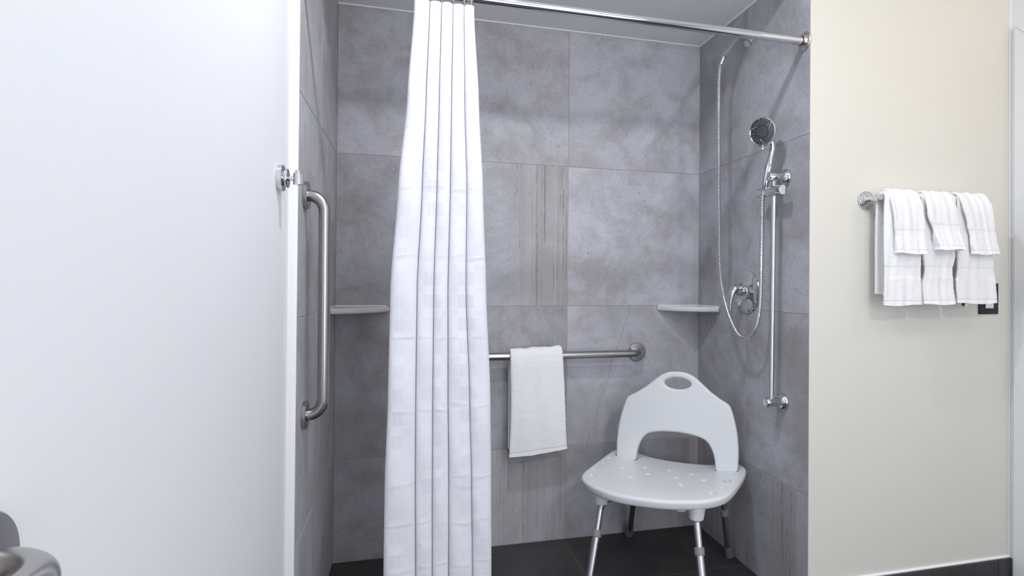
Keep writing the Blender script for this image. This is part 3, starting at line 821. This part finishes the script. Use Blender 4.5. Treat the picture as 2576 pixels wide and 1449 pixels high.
SY, SX = -0.643, 1.5095
sb = thing('slide_bar', 'vertical chrome slide bar with two round wall brackets on the right shower wall', 'slide bar', (W, SY, 0.688))
bm = BM(); add_tube(bm, [(SX - 0.003, SY + 0.003, 0.692), (SX + 0.002, SY - 0.002, 1.470)], 0.0095, 24); obj('rail', bm, 'chrome', sb)
for z, yy, fac in ((1.4755, SY - 0.003, 0), (0.6880, SY + 0.005, 1)):
    bm = BM(); add_lathe(bm, [(0.0290, 0.0003), (0.0295, 0.002), (0.0285, 0.006), (0.0255, 0.012), (0.0205, 0.018), (0.0175, 0.020)], (W, yy, z), (-1, 0, 0), 40); obj('bracket_flange', bm, 'chrome', sb)
    bm = BM()
    if fac: add_lathe(bm, [(0.0165, 0.015), (0.0165, 0.058), (0.0150, 0.0585), (0.0150, 0.060), (0.0170, 0.061), (0.0170, 0.068), (0.0145, 0.073), (0.006, 0.075), (0, 0.075)], (W, yy, z), (-1, 0, 0), 32)
    else: add_lathe(bm, [(0.0165, 0.015), (0.0165, 0.072), (0.0155, 0.0735), (0, 0.0742)], (W, yy, z), (-1, 0, 0), 32)
    obj('bracket_post', bm, 'chrome', sb)
slp = V((1.5025, -0.570, 1.4285)); sld = V((0.0, -1, -0.055)).normalized()
bm = BM(); add_lathe(bm, [(0, 0), (0.0155, 0), (0.0170, 0.0015), (0.0170, 0.0490), (0.0160, 0.0500)], slp, sld, 36); obj('slider_holder', bm, 'chrome', sb)
bm = BM(); add_lathe(bm, [(0.0160, 0.0508), (0.0170, 0.0518), (0.0170, 0.137), (0.0160, 0.1385), (0, 0.1395)], slp, sld, 36); obj('slider_clamp', bm, 'chrome', sb)

hs_ = thing('hand_shower', 'chrome hand shower with a round nozzle face, held in the slide bar clamp', 'hand shower', (1.490, -0.612, 1.44))
nd = V((-0.87, -0.46, -0.16)).normalized(); hc = V((1.468, -0.642, 1.6305))
bm = BM(); add_lathe(bm, [(0, -0.047), (0.016, -0.045), (0.031, -0.037), (0.041, -0.022), (0.0475, -0.008), (0.0500, -0.002), (0.0508, 0.003), (0.0495, 0.0065), (0.0465, 0.0078), (0.0442, 0.0060), (0.0440, 0.003)], hc, nd, 56); obj('shower_head', bm, 'chrome', hs_)
bm = BM(); add_lathe(bm, [(0.0443, 0.0035), (0.0435, 0.0048), (0.0230, 0.0058), (0.0225, 0.0068), (0.0195, 0.0068), (0.0190, 0.0056), (0, 0.0060)], hc, nd, 48); face = obj('nozzle_face', bm, 'face_chrome', hs_)
fx, fy, _ = frame(nd)
bm = BM()
for ring, cnt in ((0.0405, 26), (0.0350, 22), (0.0295, 18), (0.0140, 9), (0.0065, 5)):
    for k in range(cnt):
        a = 2 * pi * (k + 0.3 * (ring > 0.03)) / cnt
        if ring > 0.025 and (k % 7 == 3): continue
        c_ = hc + fx * ring * cos(a) + fy * ring * sin(a) + nd * 0.0052
        add_lathe(bm, [(0.0014, 0), (0.0012, 0.0018), (0, 0.0024)], c_, nd, 6)
nz = obj('nozzles', bm, 'chrome', hs_); nz['kind'] = 'stuff'
for a0 in (10, 130, 250):
    bm = BM(); add_tube(bm, [hc + nd * 0.0062 + fx * (0.024 + 0.018 * t) * cos(radians(a0 + 30 * t)) + fy * (0.024 + 0.018 * t) * sin(radians(a0 + 30 * t)) for t in [k / 8 for k in range(9)]], 0.0009, 6)
    obj('face_ridge', bm, 'chrome', hs_)
hpath = catmull([(1.4900, -0.6100, 1.4180), (1.4905, -0.6140, 1.434), (1.4910, -0.6230, 1.4600), (1.4960, -0.6330, 1.505), (1.5060, -0.6370, 1.552), (1.5110, -0.6330, 1.588), (1.5000, -0.6250, 1.622)], 8)
rads = catmull([(0.0088, 0, 0), (0.0095, 0, 0), (0.0128, 0, 0), (0.0148, 0, 0), (0.0125, 0, 0), (0.0140, 0, 0), (0.0180, 0, 0)], 8)
bm = BM(); add_tube(bm, hpath, [r.x for r in rads], 24); obj('handle', bm, 'chrome', hs_)
lv = hc - fy * 0.0 + V((0, 0, -0.056)) + nd * 0.002
bm = BM(); add_tube(bm, [lv + V((0, 0, 0.010)), lv, lv - V((0, 0, 0.008)) + nd * 0.001], [0.0028, 0.0036, 0.0028], 12); obj('spray_lever', bm, 'chrome', hs_)

VY, VZ = -0.4045, 1.0694
vv = thing('shower_valve', 'round chrome shower valve plate with a curved lever handle', 'shower valve', (W, VY, VZ))
bm = BM(); add_lathe(bm, [(0.0842, 0.0003), (0.0845, 0.002), (0.0825, 0.006), (0.0740, 0.0095), (0.058, 0.0115), (0.040, 0.016), (0.032, 0.0185), (0.0285, 0.0225), (0.0265, 0.0225), (0.024, 0.020), (0, 0.020)], (W, VY, VZ), (-1, 0, 0), 64); obj('escutcheon', bm, 'chrome', vv)
bm = BM(); add_lathe(bm, [(0.0225, 0.018), (0.0225, 0.024), (0.0205, 0.025), (0.0205, 0.030), (0.0185, 0.031), (0.0175, 0.046), (0.0165, 0.052), (0.0100, 0.054)], (W, VY, VZ + 0.004), (-1, 0, 0), 36); obj('hub', bm, 'chrome', vv)
lp = catmull([(W - 0.018, VY, VZ + 0.010), (W - 0.040, VY, VZ + 0.0145), (W - 0.058, VY, VZ + 0.012), (W - 0.071, VY, VZ - 0.008), (W - 0.0765, VY, VZ - 0.034), (W - 0.0785, VY, VZ - 0.056), (W - 0.0825, VY, VZ - 0.078)], 8)
lr = catmull([(0.0175, 0, 0), (0.0190, 0, 0), (0.0190, 0, 0), (0.0165, 0, 0), (0.0120, 0, 0), (0.0088, 0, 0), (0.0052, 0, 0)], 8)
bm = BM(); add_tube(bm, lp, [r.x for r in lr], 24, squash=[1.0 - 0.35 * min(1, i / 30) for i in range(len(lp))]); obj('lever', bm, 'chrome', vv)
bm = BM(); add_tube(bm, [(W - 0.030, VY + 0.016 * cos(a), VZ + 0.016 + 0.016 * sin(a)) for a in [pi * k / 16 for k in range(17)]], 0.0032, 10); obj('dial', bm, 'chrome', vv)
bm = BM(); add_tube(bm, [(W - 0.0325, VY + 0.0165 * cos(a), VZ + 0.0165 + 0.0165 * sin(a)) for a in [pi * (0.42 + 0.42 * k / 10) for k in range(11)]], 0.0016, 8)
o = obj('temperature_mark', bm, 'red_mark', vv); o['label'] = 'red temperature mark'

# ------------------------------------------------------------------ shower chair
O = V((1.2859, -0.3329, 0.0)); th = radians(-38.5)
CR = V((cos(th), sin(th), 0)); CN = V((sin(th), -cos(th), 0)); CU = V((0, 0, 1))
def L(r, n, z): return O + CR * r + CN * n + CU * z
HS = 0.400
chair = thing('shower_chair', 'white plastic shower chair with handle hole in its back, in the right shower corner', 'chair', O)
# seat outline (right half, then mirrored), front is +n
outl = [(-0.023, 0.397), (0.050, 0.389), (0.118, 0.369), (0.182, 0.339), (0.221, 0.302), (0.244, 0.255), (0.257, 0.180), (0.264, 0.090), (0.268, 0.000), (0.263, -0.052), (0.248, -0.085), (0.220, -0.100), (0.150, -0.102), (0.060, -0.098),
        (-0.010, -0.096), (-0.080, -0.099), (-0.160, -0.104), (-0.225, -0.105), (-0.258, -0.096), (-0.274, -0.070), (-0.279, 0.000), (-0.281, 0.090), (-0.282, 0.180), (-0.281, 0.240), (-0.273, 0.286), (-0.255, 0.318), (-0.222, 0.349), (-0.185, 0.370), (-0.140, 0.387), (-0.085, 0.397)]
ol = [V((p.x, p.y)) for p in catmull([(x, y, 0) for x, y in outl], 4, closed=True)]
sc_c = V((-0.007, 0.150))
def dish(x, n):
    back = max(0.0, min(1.0, (0.34 - n) / 0.40))
    a = max(0.0, 1 - ((x + 0.004) / 0.225) ** 2)
    side = a * a * (3 - 2 * a)
    front = max(0.0, (n - 0.24) / 0.15)
    return -0.0215 * side * (0.12 + 0.88 * back) - 0.005 * front ** 2
bm = BM()
TH = 0.033
lv_ = [(k / 14.0, 'top') for k in range(1, 14)]
rings = []
fr_ = [0.12, 0.24, 0.36, 0.48, 0.58, 0.67, 0.75, 0.82, 0.875, 0.91, 0.93]
def ringpts(f, dz, shrink_out=0.0):
    res = []
    for p in ol:
        q = sc_c + (p - sc_c) * f
        dn = (p - sc_c).normalized(); q = q + dn * shrink_out
        res.append((q[0], q[1], dish(q[0], q[1]) + dz))
    return res
prof = [(f, 0.0, 0.0) for f in fr_] + [(1.0, 0.0, -0.0045)] 
R_ = 0.0105
allr = [ringpts(f, 0.0) for f in fr_]
for a in (100, 80, 60, 40, 20, 0):
    allr.append(ringpts(1.0, -R_ + R_ * sin(radians(min(a, 90))), -R_ + R_ * cos(radians(min(a, 90)))) if a <= 90 else ringpts(1.0, 0.0, -R_ - 0.002))
for a in (0, -25, -50, -75, -90):
    allr.append(ringpts(1.0, -TH + R_ + R_ * sin(radians(a)), -R_ + R_ * cos(radians(a)) - 0.003))
for f in (0.9, 0.6, 0.3): allr.append(ringpts(f, -TH + 0.0))
vr = [[bm.verts.new(L(x, n, HS + z)) for x, n, z in r] for r in allr]
m_ = len(ol)
for a, b in zip(vr, vr[1:]):
    for k in range(m_): bm.faces.new((a[k], a[(k + 1) % m_], b[(k + 1) % m_], b[k]))
ct = bm.verts.new(L(sc_c[0], sc_c[1], HS + dish(*sc_c))); cb = bm.verts.new(L(sc_c[0], sc_c[1], HS - TH + dish(*sc_c)))
for k in range(m_):
    bm.faces.new((ct, vr[0][(k + 1) % m_], vr[0][k])); bm.faces.new((cb, vr[-1][k], vr[-1][(k + 1) % m_]))
seat = obj('seat', bm, 'white_plastic', None, smooth=0)
# cut drain dimples and edge holes
cb_ = BM()
def cut_cyl(r, n, rx, rn, depth, ang=0.0):
    zc = HS + dish(r, n); ring0 = []; ring1 = []; ring2 = []
    for k in range(24):
        a = 2 * pi * k / 24
        cx = math.copysign(abs(cos(a)) ** 0.75, cos(a)) * rx; cy = math.copysign(abs(sin(a)) ** 0.75, sin(a)) * rn
        x = cx * cos(ang) - cy * sin(ang); y = cx * sin(ang) + cy * cos(ang)
        ring0.append(cb_.verts.new(L(r + x * 1.12, n + y * 1.12, zc + 0.01)))
        ring1.append(cb_.verts.new(L(r + x, n + y, zc - 0.004)))
        ring2.append(cb_.verts.new(L(r + x * 0.9, n + y * 0.9, zc - depth)))
    for A, B in ((ring0, ring1), (ring1, ring2)):
        for k in range(24): cb_.faces.new((A[k], A[(k + 1) % 24], B[(k + 1) % 24], B[k]))
    cb_.faces.new(list(reversed(ring0))); cb_.faces.new(ring2)
def onseat(r, n):      # keep each hole on its sight line although the dished surface lies lower
    for _ in range(3):
        k_ = -dish(r, n) / 0.697
    return r + (r - 0.531) * k_, n + (n - 2.262) * k_
for r, n, a, b, dp in ((-0.250, 0.044, 0.0105, 0.0125, 0.009), (-0.248, 0.129, 0.0125, 0.022, 0.022), (-0.2555, 0.203, 0.0115, 0.0125, 0.009), (-0.238, 0.269, 0.0145, 0.0150, 0.011),
                       (0.2266, 0.035, 0.0105, 0.0125, 0.009), (0.2195, 0.1225, 0.0125, 0.022, 0.022), (0.2175, 0.202, 0.0115, 0.0125, 0.009), (0.1905, 0.269, 0.0145, 0.0150, 0.011)):
    cut_cyl(*onseat(r, n), a, b, dp)
for r, n in ((-0.160, 0.151), (-0.0875, 0.101), (0.005, 0.092), (0.0886, 0.100), (0.143, 0.151), (-0.099, 0.228), (-0.0556, 0.169), (0.0474, 0.168), (0.078, 0.230), (-0.012, 0.252)):
    r, n = onseat(r, n)
    zc = HS + dish(r, n); r_ = bmesh.ops.create_uvsphere(cb_, u_segments=16, v_segments=10, radius=1.0)
    for v in r_['verts']:
        v.co = L(r + v.co.x * 0.0125, n + v.co.y * 0.0140, zc + 0.0026 + v.co.z * 0.0068)
cut = obj('cutter_tmp', cb_, 'white_plastic', None, smooth=0)
md = seat.modifiers.new('holes', 'BOOLEAN'); md.object = cut; md.operation = 'DIFFERENCE'; md.solver = 'EXACT'
dg = bpy.context.evaluated_depsgraph_get(); dg.update()
me2 = bpy.data.meshes.new_from_object(seat.evaluated_get(dg))
seat.modifiers.clear(); old = seat.data; seat.data = me2; me2.name = 'seat'
bpy.data.objects.remove(cut); bpy.data.meshes.remove(old)
me2.shade_smooth(); me2.set_sharp_from_angle(angle=radians(32))
attach(seat, chair)

# backrest
ohalf = [(0.155, -0.026), (0.238, -0.026), (0.2395, 0.020), (0.2405, 0.060), (0.2355, 0.122), (0.2235, 0.180), (0.2105, 0.220), (0.2035, 0.234), (0.193, 0.2425), (0.162, 0.260), (0.127, 0.284), (0.095, 0.311), (0.064, 0.335), (0.034, 0.3475), (0.0, 0.351)]
ihalf = [(0.0, 0.1145), (0.055, 0.1115), (0.095, 0.1035), (0.118, 0.0935), (0.134, 0.076), (0.145, 0.054), (0.153, 0.025), (0.159, -0.026)]
def smooth_line(pts, n=5): return [(p.x, p.y) for p in catmull([(x, y, 0) for x, y in pts], n)]
outer = smooth_line(ohalf[1:], 5)
inner = smooth_line(ihalf, 6)
full = outer + [(-x, y) for x, y in reversed(outer[:-1])] + [(-x, y) for x, y in reversed(inner)][:-1] + inner
hole = [(0.053 * cos(2 * pi * k / 40), 0.304 + 0.0225 * sin(2 * pi * k / 40)) for k in range(40)]
tl = radians(8)
bn = CN * cos(tl) + CU * sin(tl); bu = -CN * sin(tl) + CU * cos(tl)
def bplace(v): 
    return O + CU * (HS + 0.003) + CR * v.x + bu * v.y + bn * (v.z - 0.0145)
curve_solid('backrest', [full, hole], 0.0145, 0.0095, 'white_plastic', chair, bplace, 5, None, 60)
# slots dark line around the backrest feet
for sg in (-1, 1):
    bm = BM(); 
    add_box(bm, (-0.0425, -0.0315, -0.004), (0.0425, 0.0022, 0.0006))
    for q in bm.verts: q.co = L(sg * 0.198 + q.co.x, q.co.y, HS + dish(sg * 0.198 + q.co.x, q.co.y) + q.co.z)
    obj('backrest_slot', bm, 'black_hole', chair, smooth=0)

# sockets under the front corners and clamps under the seat
for r, n in ((-0.182, 0.322), (0.150, 0.318)):
    bm = BM(); add_lathe(bm, [(0.031, 0.002), (0.030, 0.006), (0.0275, 0.014), (0.0245, 0.034), (0.0235, 0.041), (0.0215, 0.043), (0.014, 0.043)], L(r, n, HS - TH + dish(r, n) + 0.0035), (0, 0, -1), 36)
    obj('leg_socket', bm, 'white_plastic', chair)
for r, n in ((-0.088, 0.330), (0.098, 0.326)):
    bm = BM(); add_lathe(bm, [(0.026, 0.0), (0.025, 0.010), (0.021, 0.015), (0.012, 0.016)], L(r, n, HS - TH + dish(r, n) + 0.002), (0, 0, -1), 24)
    obj('frame_clamp', bm, 'white_plastic', chair)

def leg(top, foot, inward, zc, holes):
    """bent chrome tube from under the seat down to a rubber foot, lower sleeve telescoping over it"""
    a = L(*top); b = L(foot[0], foot[1], 0.0)
    ax = (b - a).normalized()
    bm = BM()
    add_tube(bm, round_path([L(inward[0], inward[1], 0.366), a + V((0, 0, 0.012)), b + (a - b) * 0.30], 0.050, 10), 0.0112, 24)
    leg_o = obj('leg', bm, 'aluminium', chair)
    c0 = a + (b - a) * zc
    bm = BM(); add_tube(bm, [c0, b + (a - b) * 0.05], 0.0135, 24); obj('leg_sleeve', bm, 'aluminium', leg_o)
    bm = BM(); add_lathe(bm, [(0.0122, -0.0115), (0.0160, -0.0115), (0.0166, -0.0100), (0.0166, 0.0110), (0.0155, 0.0125), (0.0130, 0.0125)], c0, ax, 28); obj('collar', bm, 'grey_plastic', leg_o)
    bm = BM()
    t_ = b - ax * 0.050; 
    add_lathe(bm, [(0.0140, 0.0), (0.0168, 0.0005), (0.0178, 0.004), (0.0186, 0.030), (0.0200, 0.040), (0.0205, 0.0475), (0.0185, 0.0492), (0, 0.0492)], b + V((0, 0, 0.0492 * abs(ax.z) + 0.004)) - ax * 0.0 - V((ax.x, ax.y, 0)) * 0.045, ax, 28)
    zmin = min(v.co.z for v in bm.verts)
    for v in bm.verts: v.co.z -= zmin - 0.0003
    obj('rubber_foot', bm, 'grey_rubber', leg_o)
    # push-button holes along the sleeve, chrome discs added for their bright glints
    side = (CR * holes[0] + CN * holes[1]); side = (side - ax * side.dot(ax)).normalized()
    for k in range(8):
        p = a + (b - a) * (zc + 0.07 + (0.86 - zc - 0.09) * k / 7.0) + side * 0.0133
        bm = BM(); add_lathe(bm, [(0.0030, -0.001), (0.0030, 0.0003), (0.0018, 0.0004), (0, 0.0002)], p, side, 10)
        q = obj('button' if k == 7 else 'hole_glint', bm, 'brass' if k == 7 else 'chrome', leg_o)
        if k == 7: q['label'] = 'brass snap button'
leg((-0.182, 0.322, 0.318), (-0.200, 0.430), (-0.10, 0.300), 0.275, (0.95, 0.3))
leg((0.150, 0.318, 0.318), (0.210, 0.430), (0.135, 0.20), 0.265, (0.5, -0.86))
leg((-0.165, -0.052, 0.340), (-0.241, -0.187), (-0.05, 0.05), 0.32, (0.90, 0.30))
leg((0.170, -0.050, 0.340), (0.187, -0.172), (0.05, 0.05), 0.40, (-0.60, 0.70))
